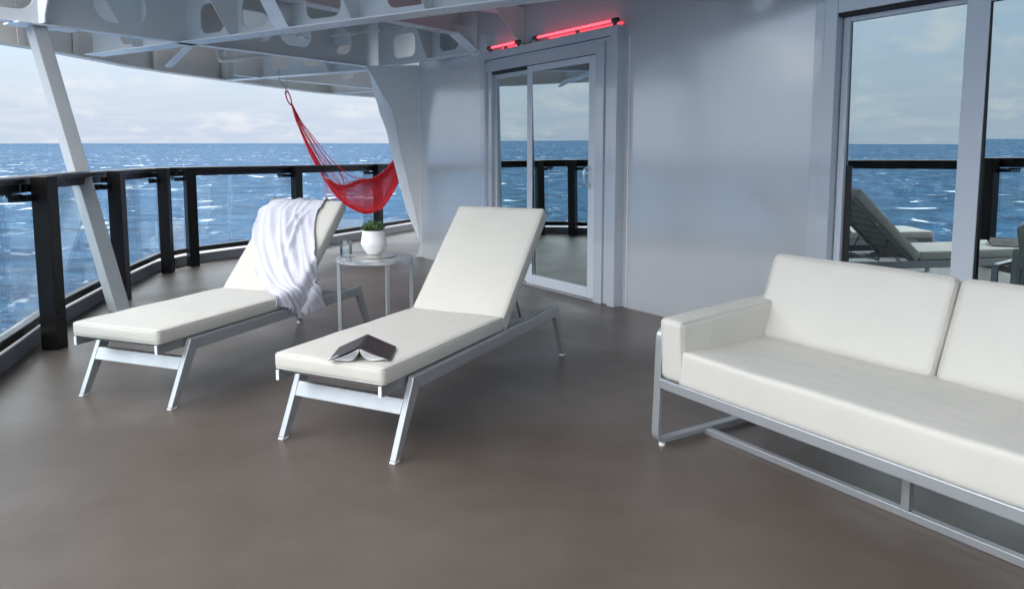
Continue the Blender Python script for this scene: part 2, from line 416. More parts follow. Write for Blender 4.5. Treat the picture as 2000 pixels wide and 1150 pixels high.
mb = MB(); strip(RAIL[:12], .192, .29, -.12, -.05, mb); strip(RAIL[11:], .192, .75, -.12, -.05, mb)  # added ledge: white strip under the rail, bounces sunlight up to the girders
tag(mb.build('bounce_ledge', mat('bounce_ledge_white', (.78,.77,.74), .5)), 'white ledge added outside the railing kerb, bouncing sunlight up under the deck above', 'ledge')
# ------------------------------------------------------------------ cabin wall
WX = 4.144
RZ = 3.3
mb = MB(); D0, D1 = 4.60, 6.58; W0, W1 = -.35, 2.66
mb.box(WX, WX+.12, 6.60, 8.15, 0, RZ+.1); mb.box(WX, WX+.12, 4.60, 6.60, 2.20, RZ+.1); mb.box(WX, WX+.12, 2.70, 4.60, 0, RZ+.1)
mb.box(WX, WX+.12, -.40, 2.70, 2.12, RZ+.1); mb.box(WX, WX+.12, -8, -.40, 0, RZ+.1)
o = mb.build('cabin_wall', M['wall']); tag(o, 'glossy blue grey painted steel cabin wall behind the sofa', 'wall')
mb = MB(); mb.tube([(WX+.0, 8.15, 0), (WX+.0, 8.15, 2.33)], .006, 6); mb.build('weld_seam', M['flange'], o)
mb = MB(); mb.tube([(WX+.001, 4.47, 0), (WX+.001, 4.47, 2.2)], .004, 6); mb.build('weld_seam', M['flange'], o)
# room behind the panes
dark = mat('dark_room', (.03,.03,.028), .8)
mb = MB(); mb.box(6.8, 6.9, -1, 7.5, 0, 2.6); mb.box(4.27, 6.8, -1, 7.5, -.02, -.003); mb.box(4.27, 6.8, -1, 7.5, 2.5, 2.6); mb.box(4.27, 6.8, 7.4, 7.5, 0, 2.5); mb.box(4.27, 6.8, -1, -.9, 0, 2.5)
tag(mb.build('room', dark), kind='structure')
cur = mat('sheer_curtain', (.42,.40,.33), .9)
def curtain(y0, y1, label, x=4.42):
    mb = MB(); n = int((y1-y0)/.012)
    mb.grid(lambda i, j: (x+.03*math.sin(i*.42)+.012*math.sin(i*1.1+1)+.004*j, y0+(y1-y0)*i/(n-1)+.01*math.sin(i*.9), .03+2.1*j/5), n, 6)
    tag(mb.build('curtain', cur, smooth=True, fix=False), label, 'curtain')
curtain(2.15, 2.52, 'pale curtain gathered behind the window pane at the left of the sofa')
curtain(5.98, 6.25, 'pale curtain gathered behind the narrow left pane of the balcony door')

# ------------------------------------------------------------------ sliding doors
def ring(mb, x0, x1, ya, yb, za, zb, wy, wz, bottom=True, wb=None):
    """rectangular frame in the wall plane, x0..x1 deep, outer ya..yb, za..zb, member widths wy (stiles), wz (head)"""
    wb = wz if wb is None else wb
    mb.box(x0, x1, ya, ya+wy, za, zb); mb.box(x0, x1, yb-wy, yb, za, zb); mb.box(x0, x1, ya+wy, yb-wy, zb-wz, zb)
    if bottom: mb.box(x0, x1, ya+wy, yb-wy, za, za+wb)
def pane(name, parent, x, ya, yb, za, zb, tilt):
    mb = MB(); h = (zb-za); mb.box(-.004, .004, ya, yb, -h/2, h/2)
    o = mb.build(name, M['pane'], parent); o.location = (x, 0, (za+zb)/2); o.rotation_euler = (0, R(tilt), 0)
    return o
dr = empty('sliding_door', (4.1, 5.55, 0), 0, 'grey framed balcony door with tall mirror-like panes, under the red tube lights', 'door'); 
def reb(o, root): o.matrix_parent_inverse = Matrix.Translation(-Vector(root.location)); return o
mb = MB(); ring(mb, 4.052, WX+.05, 4.516, 6.60, 0, 2.282, .085, .075, False)
c1 = reb(mb.build('casing', M['casing'], dr, bevel=.004), dr)
mb = MB(); ring(mb, 4.078, WX+.05, 4.601, 6.515, 0, 2.207, .085, .035, False)
reb(mb.build('casing_step', M['casing'], dr, bevel=.012, seg=3), dr)
mb = MB(); mb.box(4.062, 4.2, 4.686, 4.79, 0.0, 2.172); mb.box(4.062, 4.2, 4.79, 6.52, 2.085, 2.172); mb.box(4.062, 4.2, 6.50, 6.52, 0, 2.085)
reb(mb.build('door_frame', M['casing'], dr, bevel=.003), dr)
mb = MB(); mb.box(4.066, 4.2, 4.79, 6.50, .0, .016); reb(mb.build('threshold', M['alu'], dr, bevel=.003), dr)
mb = MB(); mb.box(4.085, 4.20, 5.70, 6.498, 2.062, 2.084); mb.box(4.15, 4.20, 6.46, 6.498, .02, 2.06); reb(mb.build('seal', M['blackrough'], dr), dr)
lf = MB(); ring(lf, 4.068, 4.105, 4.795, 5.785, .022, 2.08, .085, .06, True, .095); leaf = reb(lf.build('door_leaf', M['leaf'], dr, bevel=.004), dr)
def sub(o, parent, root): o.parent = parent; o.matrix_parent_inverse = Matrix.Identity(4); return o
o = pane('glass', leaf, 4.086, 4.877, 5.703, .112, 2.024, -.70); sub(o, leaf, dr)
mb = MB(); ring(mb, 4.074, 4.084, 4.872, 5.708, .108, 2.030, .010, .010); sub(mb.build('gasket', M['blackrough']), leaf, dr)
mb = MB(); hx = 4.03; mb.bar(smooth_path([(4.066, 4.855, 1.150), (4.02, 4.855, 1.145), (4.005, 4.855, 1.12), (4.002, 4.855, 1.07), (4.005, 4.855, 1.02), (4.02, 4.855, .995), (4.066, 4.855, .99)], 5), (0,1,0), .022, .012)
mb.box(4.058, 4.07, 4.838, 4.872, 1.13, 1.165); mb.box(4.058, 4.07, 4.838, 4.872, .975, 1.01)
sub(mb.build('handle', M['chrome'], bevel=.002), leaf, dr)
lf = MB(); ring(lf, 4.125, 4.165, 5.71, 6.455, .022, 2.06, .05, .045, True, .09); l2 = reb(lf.build('door_leaf', M['leaf'], dr, bevel=.004), dr)
o = pane('glass', l2, 4.146, 5.755, 6.41, .11, 2.018, -.70); sub(o, l2, dr)
mb = MB(); mb.box(4.17, 4.23, 6.22, 6.47, .02, 2.06); reb(mb.build('inner_panel', M['blackrough'], dr), dr)

wd = empty('sliding_window', (4.1, 1.2, 0), 0, 'wide grey framed sliding window wall standing behind the white sofa', 'window')
mb = MB(); ring(mb, 4.118, WX+.05, -.40, 2.80, 0, 2.30, .10, .12, False); a_ = reb(mb.build('casing', M['casing'], wd, bevel=.004), wd)
mb = MB(); ring(mb, 4.110, WX+.05, -.30, 2.735, 0, 2.18, .085, .095, False); reb(mb.build('casing_step', M['casing'], wd, bevel=.005), wd)
mb = MB(); ring(mb, 4.17, 4.22, 1.80, 2.645, .022, 2.065, .042, .03, True, .09); l1 = reb(mb.build('window_leaf', M['leaf'], wd, bevel=.004), wd)
sub(pane('glass', l1, 4.20, 1.84, 2.595, .11, 2.035, -.5), l1, wd)
mb = MB(); ring(mb, 4.106, 4.15, -.18, 1.925, .022, 2.075, .112, .06, True, .095); l2 = reb(mb.build('window_leaf', M['leaf'], wd, bevel=.004), wd)
sub(pane('glass', l2, 4.130, -.07, 1.812, .11, 2.016, -.68), l2, wd)
mb = MB(); ring(mb, 4.112, 4.122, -.078, 1.816, .108, 2.022, .012, .012); sub(mb.build('gasket', M['blackrough']), l2, wd)
mb = MB(); mb.box(4.12, 4.22, 1.93, 2.648, 2.066, 2.084); mb.box(4.195, 4.24, 2.56, 2.60, .02, 2.06); reb(mb.build('seal', M['blackrough'], wd), wd)
mb = MB(); mb.box(4.11, 4.22, -.2, 2.648, .0, .016); reb(mb.build('threshold', M['alu'], wd, bevel=.003), wd)

# ------------------------------------------------------------------ fin at the end of the wall
FP = Vector((4.144, 8.15, 0)); FT = Vector((-.785, .619, 0)).normalized(); FN = Vector((.619, .785, 0)).normalized()
prof = [(.665,2.325), (.60,2.24), (.53,2.12), (.456,1.98), (.385,1.88), (.333,1.78), (.305,1.66), (.287,1.54), (.229,1.24), (.146,.886), (.08,.60), (.045,.40), (.030,.26), (.028,.16), (.045,.08), (.09,0)]
mb = MB(); mb.prism([FP] + [FP+FT*t+Vector((0,0,z)) for t, z in reversed(prof)] + [FP+Vector((0,0,2.325))], FN*.012)
fin = mb.build('fin_plate', M['steel'], bevel=0); tag(fin, 'tall curved grey steel bracket plate at the far end of the cabin wall', 'bracket plate')
FB = FP+FN*.45; mb = MB(); mb.prism([FB+FT*-.1+Vector((0,0,2.345)), FB+FT*.40+Vector((0,0,2.345)), FB+FT*.40+Vector((0,0,2.94)), FB+FT*-.1+Vector((0,0,2.94))], FN*.012); mb.build('upper_web', M['steel'], fin)
mb = MB(); off = [(.0,.0), (.03,.05), (.08,.1), (.13,.12), (.17,.13), (.20,.13), (.18,.12), (.155,.12), (.15,.12), (.145,.12), (.14,.12), (.10,.12), (.05,.11), (.02,.1), (.01,.1), (.0,.1)]
e = [FP+FT*t+Vector((0,0,z)) for t, z in prof]; g2 = [p+FT*a+FN*b for p, (a, b) in zip(e, off)]
th = FN*.0 + FT*-.008
n = len(e); vs = e+g2+[p+th for p in e]+[p+th for p in g2]
fs = [(i, i+1, n+i+1, n+i) for i in range(n-1)] + [(2*n+i, 3*n+i, 3*n+i+1, 2*n+i+1) for i in range(n-1)] + [(n+i, n+i+1, 3*n+i+1, 3*n+i) for i in range(n-1)] + [(i, 2*n+i, 2*n+i+1, i+1) for i in range(n-1)]
mb.add(vs, fs); o = mb.build('edge_flange', M['flange'], fin, smooth=True, angle=40)

# ------------------------------------------------------------------ overhead girders
ZB, ZT = 2.33, 2.95
dB = Vector((.942, .336, 0)).normalized(); dA = Vector((.411, -.912, 0)).normalized()
def girder(name, label, P0, D, s0, s1, holes, zb=ZB, zt=ZT, fw=.10, stiff=(), side=1, ang=None, m='steel', group='steel girders overhead', notch=None, fl0=None, fl1=None):
    P0 = Vector((*P0, zb)); D = Vector(D).normalized(); N = Vector((-D.y, D.x, 0))
    mb = MB(); holed_web(mb, P0, D, s0, s1, zb+.004, zt, .010, holes, notch)
    o = mb.build(name, M[m]); tag(o, label, 'girder', group)
    a = P0+D*(s0 if fl0 is None else fl0); b = P0+D*(s1 if fl1 is None else fl1)
    mb = MB(); mb.prism([a-N*fw/2, b-N*fw/2, b+N*fw/2, a+N*fw/2], (0,0,-.012)); mb.build('flange', M['flange'], o, bevel=.002)
    for k, (s_, wb_, slope, flg) in enumerate(stiff):
        base = P0+D*s_; Q = -dB if side else dA
        h = zt-zb-.004
        mb = MB(); T = D*.008
        pl = [base+Vector((0,0,.004)), base+Q*wb_+Vector((0,0,.004)), base+Q*(wb_+slope*h)+Vector((0,0,h)), base+Vector((0,0,h))]
        mb.prism(pl, T)
        st = mb.build('stiffener', M[m], o)
        if flg:
            p1, p2 = pl[1], pl[2]; mb = MB(); W_ = N*0 + (D*flg/2); nrm = (p2-p1).cross(D).normalized()*.010
            mb.prism([p1-W_, p1+W_, p2+W_, p2-W_], -nrm); mb.build('bracket_flange', M['flange'], st)
    return o
hB = lambda s, zc=2.575, w_=.46, h_=.30, r_=.14: (s, zc, w_, h_, r_)
hA = lambda s, w_=.36: (s, 2.525, w_, .27, .085)
P_B = (1.476, 7.817)
g_b = girder('girder', 'long dark girder with rounded holes crossing over the slanting pillar towards the wall', P_B, dB, -3.4, 2.53, [hB(-.62), hB(-1.55), hB(-2.4), hB(.75, 2.59), hB(1.28, 2.585, .42, .28, .13), hB(1.87, 2.575, .42, .30, .14)], fw=.10)
girder('girder', 'long light girder nearest the camera with holes and one wide slanting bracket', P_B, dA, -1.62, 6.45, [hA(.40, .34), hA(1.0, .34), hA(1.85, .40), hA(2.75, .40), hA(3.5), hA(4.3), hA(-.40), hA(-.95, .30)],
       zt=RZ, fw=.20, stiff=[(.758,.10,.62,0), (1.46,.10,.62,.17), (2.255,.10,.62,0), (-.72,.10,.62,0), (3.0,.1,.6,0)])
P_A2 = (2.689, 11.258); dA2 = Vector((3.803-2.689, 9.024-11.258, 0)).normalized()
girder('girder', 'far girder with the hammock wire tied through one of its rounded holes', P_A2, dA2, -.05, 2.62, [(.30,2.53,.28,.24,.08), (1.03, 2.535, .34,.24,.08), (1.62, 2.545, .34, .22, .08), (2.2, 2.535, .3, .24, .08)], fw=.16, stiff=[(.62,.10,.62,0), (1.98,.10,.62,0)])
P_A3 = (3.806, 8.495); e3 = Vector((4.14-3.806, 6.771-8.495, 0)).normalized()
girder('girder', 'short light girder ending at the cabin wall above the left side of the balcony door', P_A3, e3, -.05, 1.74, [(.47,2.525,.42,.27,.09), (1.28,2.51,.32,.24,.08)], fw=.10, stiff=[(.967,.09,.5,0)])
P_B4 = (3.123, 10.707)
girder('girder', 'low far girder crossing behind the hammock rope', P_B4, dB, -.6, 3.0, [hB(.9, 2.57, .34,.26,.12), hB(1.35, 2.57, .34, .26,.12), hB(2.1, 2.57, .34,.26,.12)], fw=.06, m='steel_warm')
girder('girder', 'farthest small girder meeting the roof edge beside the curved bracket plate', (4.74, 12.66), dA, -.2, 2.2, [hA(.5), hA(1.2)], fw=.07, m='steel_warm')
P_B2 = (3.10, 6.72); 
b2 = girder('girder', 'girder glowing dull red from the tube lights, sloping down to the wall', P_B2, dB, -1.6, 1.13, [], zb=2.545, zt=ZT, fw=.14, fl1=.93)
p1 = Vector((*P_B2, 2.545))+dB*.93; p2 = Vector((4.135, 6.80, 2.30)); W_ = Vector((-dB.y, dB.x, 0))*.07
mb = MB(); mb.prism([p1-W_, p1+W_, p2+W_, p2-W_], (.004,0,.012)); mb.build('sloping_flange', M['flange'], b2)
mb = MB(); mb.prism([p1, p2, (4.135, 6.9, 2.6), p1+Vector((0,0,.1))], Vector((-dB.y, dB.x, 0))*.008); mb.build('stiffener', M['steel'], b2)
# bracket at pillar top (near side of the dark girder) as a part of it
bp = Vector((*P_B, ZB)) + dB*-1.30
pts = [bp, bp+dA*.10, bp+dA*.11+Vector((0,0,.06)), bp+dA*.16+Vector((0,0,.16)), bp+dA*.26+Vector((0,0,.26)), bp+dA*.45+Vector((0,0,.36)), bp+dA*.7+Vector((0,0,.45)), bp+dA*1.0+Vector((0,0,.62)), bp+Vector((0,0,.62))]
mb = MB(); mb.prism(pts, dB*.012); mb.build('bracket', M['flange'], g_b)
mb = MB(); q_ = bp-Vector((0,0,.013)); mb.prism([q_+dB*-.2+dA*-.13, q_+dB*.30+dA*-.10, q_+dB*.30+dA*.06, q_+dB*-.2+dA*.13], (0,0,-.014)); mb.build('cap_plate', M['flange'], g_b, bevel=.003)
# short slanting strut below the crossing
a_ = onz(372, 90, 2.318); b_ = onpl(330, 131, (1.476-.5, 7.817+.45, 0), (.3, 1, 0))
mb = MB(); b_ = Vector((1.50, 8.55, 2.25)) if False else onpl(330, 131, a_+Vector((0,.75,0)), (0,1,0))
dv = (b_-a_); sd_ = dv.cross(Vector((0,0,1))).normalized()*.035
mb.prism([a_-sd_, a_+sd_, b_+sd_, b_+dv.normalized()*.05, b_-sd_], (0,0,.012)); tag(mb.build('strut', M['flange']), 'short pale slanting flat bar below the crossing of two girders', 'strut')

# roof edge beam
EDGE = []
for x, y in ((-20,82), (0,84.5), (80,97), (160,112.5), (250,130), (340,143.5), (500,165.5), (620,181), (741,190.5)):
    p = onz(x, y, ZB); EDGE.append((p.x, p.y))
EDGE = [(EDGE[0][0]-.12, EDGE[0][1]-.25)] + EDGE[1:] + [(7.4, 13.5), (9.5, 13.9)]
mb = MB()
for i in range(len(EDGE)-1):
    a = Vector((*EDGE[i], ZB)); b = Vector((*EDGE[i+1], ZB)); mb.add([a, b, b+Vector((0,0,.62)), a+Vector((0,0,.62))], [(0,1,2,3)])
    t = (b-a).normalized(); nrm = Vector((-t.y, t.x, 0))
eb = MB(); strip(EDGE, 0, .012, ZB, ZT, eb); eo = eb.build('roof_edge_beam', M['steel_warm']); tag(eo, 'long curved steel edge beam of the deck above, against the sky', 'edge beam')
eb = MB(); strip(EDGE, -.10, .03, ZB-.014, ZB, eb); eb.build('flange', M['steel_warm'], eo)
for k, (x, y) in enumerate(((310,138), (441,157), (50,92), (157,111), (653,184))):
    p = onz(x, y, ZB); mb = MB(); mb.box(-.006, .006, -.09, -.012, .002, .6); o = mb.build('stiffener', M['steel_warm'], eo); o.location = p; o.rotation_euler = (0, 0, R(-45) if x < 500 else R(-65))
# deck above: plating, its unseen near part raised to let sky light in
mb = MB(); pl = [(x, y, ZT) for x, y in EDGE] + [(9.5, 8.2, ZT), (4.14, 8.2, ZT), (4.14, 1.9, ZT)] + [(.20, 10.4, ZT)][:0]
a1 = Vector((*P_B, 0))
far = [(x, y, ZT) for x, y in EDGE] + [(9.5, 8.2, ZT), (4.144, 8.2, ZT), (4.144, 1.9, ZT), tuple((a1+dA*0).xy)+(ZT,), (-.12, 7.24, ZT), (-.14, 8.5, ZT)]
mb.prism(far, (0,0,.02)); 
near = [(-.45, 7.1, RZ), (1.476, 7.817, RZ), (4.144, 1.9, RZ), (4.144, -9, RZ), (-.75, -9, RZ)]
mb.prism(near, (0,0,.02)); mb.prism([(-.45,7.1,ZT), (1.476,7.817,ZT), (1.476,7.817,RZ), (-.45,7.1,RZ)], (0,.02,0))
tag(mb.build('deck_above', M['steel']), kind='structure')
# wall bracket above the door
y0 = 5.60; pB = onpl(1024, 87, (4.144,0,0), (1,0,0)); pT = onpl(1024, 5, (4.144,0,0), (1,0,0))
mb = MB(); mb.prism([(4.143, pB.y, 2.30), (4.10, pB.y, 2.30), (3.84, pB.y+.02, 2.60), (3.84, pB.y+.02, 2.64), (4.143, pB.y, 2.64)], (0,.010,0)); mb.prism([(4.143, pB.y-.0, 2.64), (3.80, pB.y, 2.64), (3.80, pB.y+.35, 2.64), (4.143, pB.y+.35, 2.64)], (0,0,.01))
tag(mb.build('wall_bracket', M['steel']), 'small tapering steel bracket fixed to the wall between the two red tube lights', 'bracket')

# pipes
mb = MB(); pp = [onpl(427, 97, (2.2,9.6,0), (-.34,.94,0))]
P0 = onpl(428, 100, (1.9,9.3,0), (-.34,.94,0)); P1 = onpl(429, 113, (1.9,9.3,0), (-.34,.94,0)); P2 = onpl(440, 118, (1.9,9.3,0), (-.34,.94,0)); P3 = onpl(520, 107, (2.5,9.1,0), (-.34,.94,0)); P4 = onpl(660, 92, (3.2,8.8,0), (-.34,.94,0))
mb.tube(smooth_path([P0+Vector((0,0,.35)), P0, P1, P2, P3, P4], 6), .030, 12)
pipe = mb.build('pipe', M['white_pipe'], smooth=True); tag(pipe, 'white bent drain pipe running under the deck above, behind the dark girder', 'pipe')
mb = MB(); mb.tube([P0+Vector((0,0,-.005)), P0+Vector((0,0,.012))], .055, 14); mb.build('collar', M['white_pipe'], pipe)
def thin_pipe(label, pix, p, n, r=.012):
    mb = MB(); pts = [onpl(x, y, p, n) for x, y in pix]; mb.tube(pts, r, 8); o = mb.build('conduit', M['flange'], smooth=True); tag(o, label, 'conduit')
    for q in pts[1:-1]:
        mb = MB(); d_ = (pts[-1]-pts[0]).normalized(); mb.tube([q-d_*.03, q+d_*.03], r*1.8, 8); mb.build('coupling', M['chrome'], o)
thin_pipe('thin pale conduit with couplings running in front of the far girder', [(648,71), (690,65), (745,60), (785,54)], (3.0,7.4,0), (-.2,1,0), .010)
thin_pipe('short conduit seen through the hole of the dark girder', [(548,66), (585,70), (604,76)], (2.6,8.6,0), (-.34,.94,0), .012)

# ------------------------------------------------------------------ pillars
def pillar(top, base, w_, h_, label, U_=None):
    top, base = Vector(top), Vector(base); ax = (top-base).normalized()
    u = dB - ax*dB.dot(ax); u.normalize(); v_ = ax.cross(u)
    mb = MB(); c = []
    for p in (base, top):
        c.append([p+u*w_/2*a+v_*h_/2*b for a, b in ((-1,-1),(1,-1),(1,1),(-1,1))])
    vs = c[0]+c[1]
    mb.add(vs, [(0,3,2,1), (4,5,6,7)]+[(k, (k+1) % 4, (k+1) % 4+4, k+4) for k in range(4)])
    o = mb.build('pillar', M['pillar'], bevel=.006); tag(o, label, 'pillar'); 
    for v in o.data.vertices:
        if v.co.z < .15: v.co = v.co + ax*((0.0-v.co.z)/ax.z)
    return o
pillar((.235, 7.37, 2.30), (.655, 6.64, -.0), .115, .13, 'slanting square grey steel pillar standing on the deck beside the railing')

# ------------------------------------------------------------------ railing
rl = empty('railing', (.06, 5.5, 0), 0, 'curved glass railing with thick black posts and top rail at the deck edge', 'railing')
def rr(o, p=None): o.parent = p or rl; o.matrix_parent_inverse = Matrix.Translation(-Vector(rl.location)); return o
mb = MB(); strip(RAIL, -.055, .085, 1.075, 1.118, mb); rr(mb.build('top_rail', M['black'], bevel=.012, seg=3))
mb = MB(); strip(RAIL, -.02, .05, 1.015, 1.075, mb); rr(mb.build('under_rail', M['black'], bevel=.003))
mb = MB(); strip(RAIL, -.012, .045, .128, .188, mb); rr(mb.build('bottom_rail', M['black'], bevel=.008))
PO = [(-.82,.5,96), (-.60,2.1,98), (-.40,3.70,100), (.164,5.577,56), (.735,7.165,62), (1.324,8.563,64), (1.65,8.94,9), (3.12,9.74,22), (4.66,10.62,30), (6.5,11.6,30)]
ra = offset_poly(RAIL, .016)
for i, (x, y, an_) in enumerate(PO):
    mb = MB(); mb.box(-.055, .055, -.054, .054, 0, 1.118)
    o = mb.build('post', M['black'], bevel=.004); o.parent = rl; o.location = Vector((x, y, 0))-Vector(rl.location); o.rotation_euler = (0, 0, R(an_))
    mb = MB(); mb.box(-.10, .10, .0545, .085, 1.02, 1.07)
    mb.build('clamp', M['black'], o, bevel=.004)
    mb = MB(); mb.box(-.15, -.056, .02, .07, .965, 1.005); mb.box(-.26, -.15, .045, .075, .995, 1.012)
    for k in range(4): mb.box(-.25+k*.026, -.24+k*.026, .05, .07, .965, .995)
    mb.build('glass_clip', M['black'], o, bevel=.002)
for i in range(len(RAIL)-1):
    a = Vector((*ra[i], 0)); b = Vector((*ra[i+1], 0)); L_ = (b-a).length
    nsub = 2 if L_ > 1.2 else 1
    for k in range(nsub):
        p = a.lerp(b, k/nsub+.012); q = a.lerp(b, (k+1)/nsub-.012); t = (q-p).normalized(); nn = Vector((-t.y, t.x, 0))*.006
        mb = MB(); mb.prism([p-nn+Vector((0,0,.175)), q-nn+Vector((0,0,.175)), q+nn+Vector((0,0,.175)), p+nn+Vector((0,0,.175))], (0,0,.845)); rr(mb.build('glass_panel', M['glass']))
    if nsub == 2:
        p = a.lerp(b, .5); mb = MB(); mb.tube([p+Vector((0,0,.10)), p+Vector((0,0,.13))], .014, 8); rr(mb.build('bracket', M['chrome']))

# ================================================================== FURNITURE
def rounded_box(L_, W_, H_, r_, puff=.0, nx=40, ny=20, nz=8, seed=0, sag=.0):
    """cushion mesh centred in x,y; z 0..H"""
    mb = MB(); bm = bmesh.new(); vs = {}
    def gv(i, j, k):
        key = (i, j, k)
        if key in vs: return vs[key]
        x = (i/nx-.5)*L_; y = (j/ny-.5)*W_; z = (k/nz-.5)*H_
        ix = max(-L_/2+r_, min(L_/2-r_, x)); iy = max(-W_/2+r_, min(W_/2-r_, y)); iz = max(-H_/2+r_, min(H_/2-r_, z))
        d = Vector((x-ix, y-iy, z-iz))
        if d.length > 1e-9: d = d.normalized()*r_
        p = Vector((ix, iy, iz))+d
        u = 2*x/L_; v = 2*y/W_; w_ = 2*z/H_
        bz = puff*(1-abs(u)**4)*(1-abs(v)**4)
        p.z += bz*w_
        p.x += puff*.5*(1-w_*w_)*(1-v*v)*(u**9); p.y += puff*.5*(1-w_*w_)*(1-u*u)*(1 if v > 0 else -1)*abs(v)**9
        nz_ = noise.noise(Vector((p.x*4+seed, p.y*4, p.z*4)))*.004+noise.noise(Vector((p.x*13+seed, p.y*13, p.z*13)))*.0012
        p.z += nz_*(1 if w_ > 0 else .3); p.y += nz_*.5*v; p.x += nz_*.5*u
        p.z += H_/2
        vs[key] = bm.verts.new(p); return vs[key]
    def face(a, b, c, d):
        try: bm.faces.new((gv(*a), gv(*b), gv(*c), gv(*d)))
        except ValueError: pass
    for i in range(nx):
        for j in range(ny):
            face((i,j,nz),(i+1,j,nz),(i+1,j+1,nz),(i,j+1,nz)); face((i,j,0),(i,j+1,0),(i+1,j+1,0),(i+1,j,0))
    for i in range(nx):
        for k in range(nz):
            face((i,0,k),(i+1,0,k),(i+1,0,k+1),(i,0,k+1)); face((i,ny,k),(i,ny,k+1),(i+1,ny,k+1),(i+1,ny,k))
    for j in range(ny):
        for k in range(nz):
            face((0,j,k),(0,j,k+1),(0,j+1,k+1),(0,j+1,k)); face((nx,j,k),(nx,j+1,k),(nx,j+1,k+1),(nx,j,k+1))
    me = bpy.data.meshes.new('cushion'); bm.to_mesh(me); bm.free()
    for p in me.polygons: p.use_smooth = True
    return me
def cushion(name, m, parent, T, L_, W_, H_, r_=.02, puff=.01, seed=0, piping=True, **k):
    me = rounded_box(L_, W_, H_, r_, puff, seed=seed, **k); me.transform(T); me.name = name
    me.materials.append(m); o = bpy.data.objects.new(name, me); col.objects.link(o); o.parent = parent
    if piping:
        mb = MB(); pr = .0022
        for zz, ins in ((H_-r_*.30, r_*.28), (r_*.30, r_*.28)):
            l2, w2 = L_/2-ins+.0012, W_/2-ins+.0012; rc = r_*.8; pts = []
            for cx, cy, a0 in ((l2-rc, w2-rc, 0), (-l2+rc, w2-rc, 90), (-l2+rc, -w2+rc, 180), (l2-rc, -w2+rc, 270)):
                for q in range(5): a = R(a0+q*22.5); pts.append(T @ Vector((cx+rc*math.cos(a), cy+rc*math.sin(a), zz)))
            dense = []
            for q in range(len(pts)):
                a, b = pts[q], pts[(q+1) % len(pts)]; m_ = max(1, int((b-a).length/.04))
                for z_ in range(m_): dense.append(a.lerp(b, z_/m_))
            mb.tube(dense, pr, 5, closed=True)
        mb.build('piping', m, o, smooth=True)
    return o

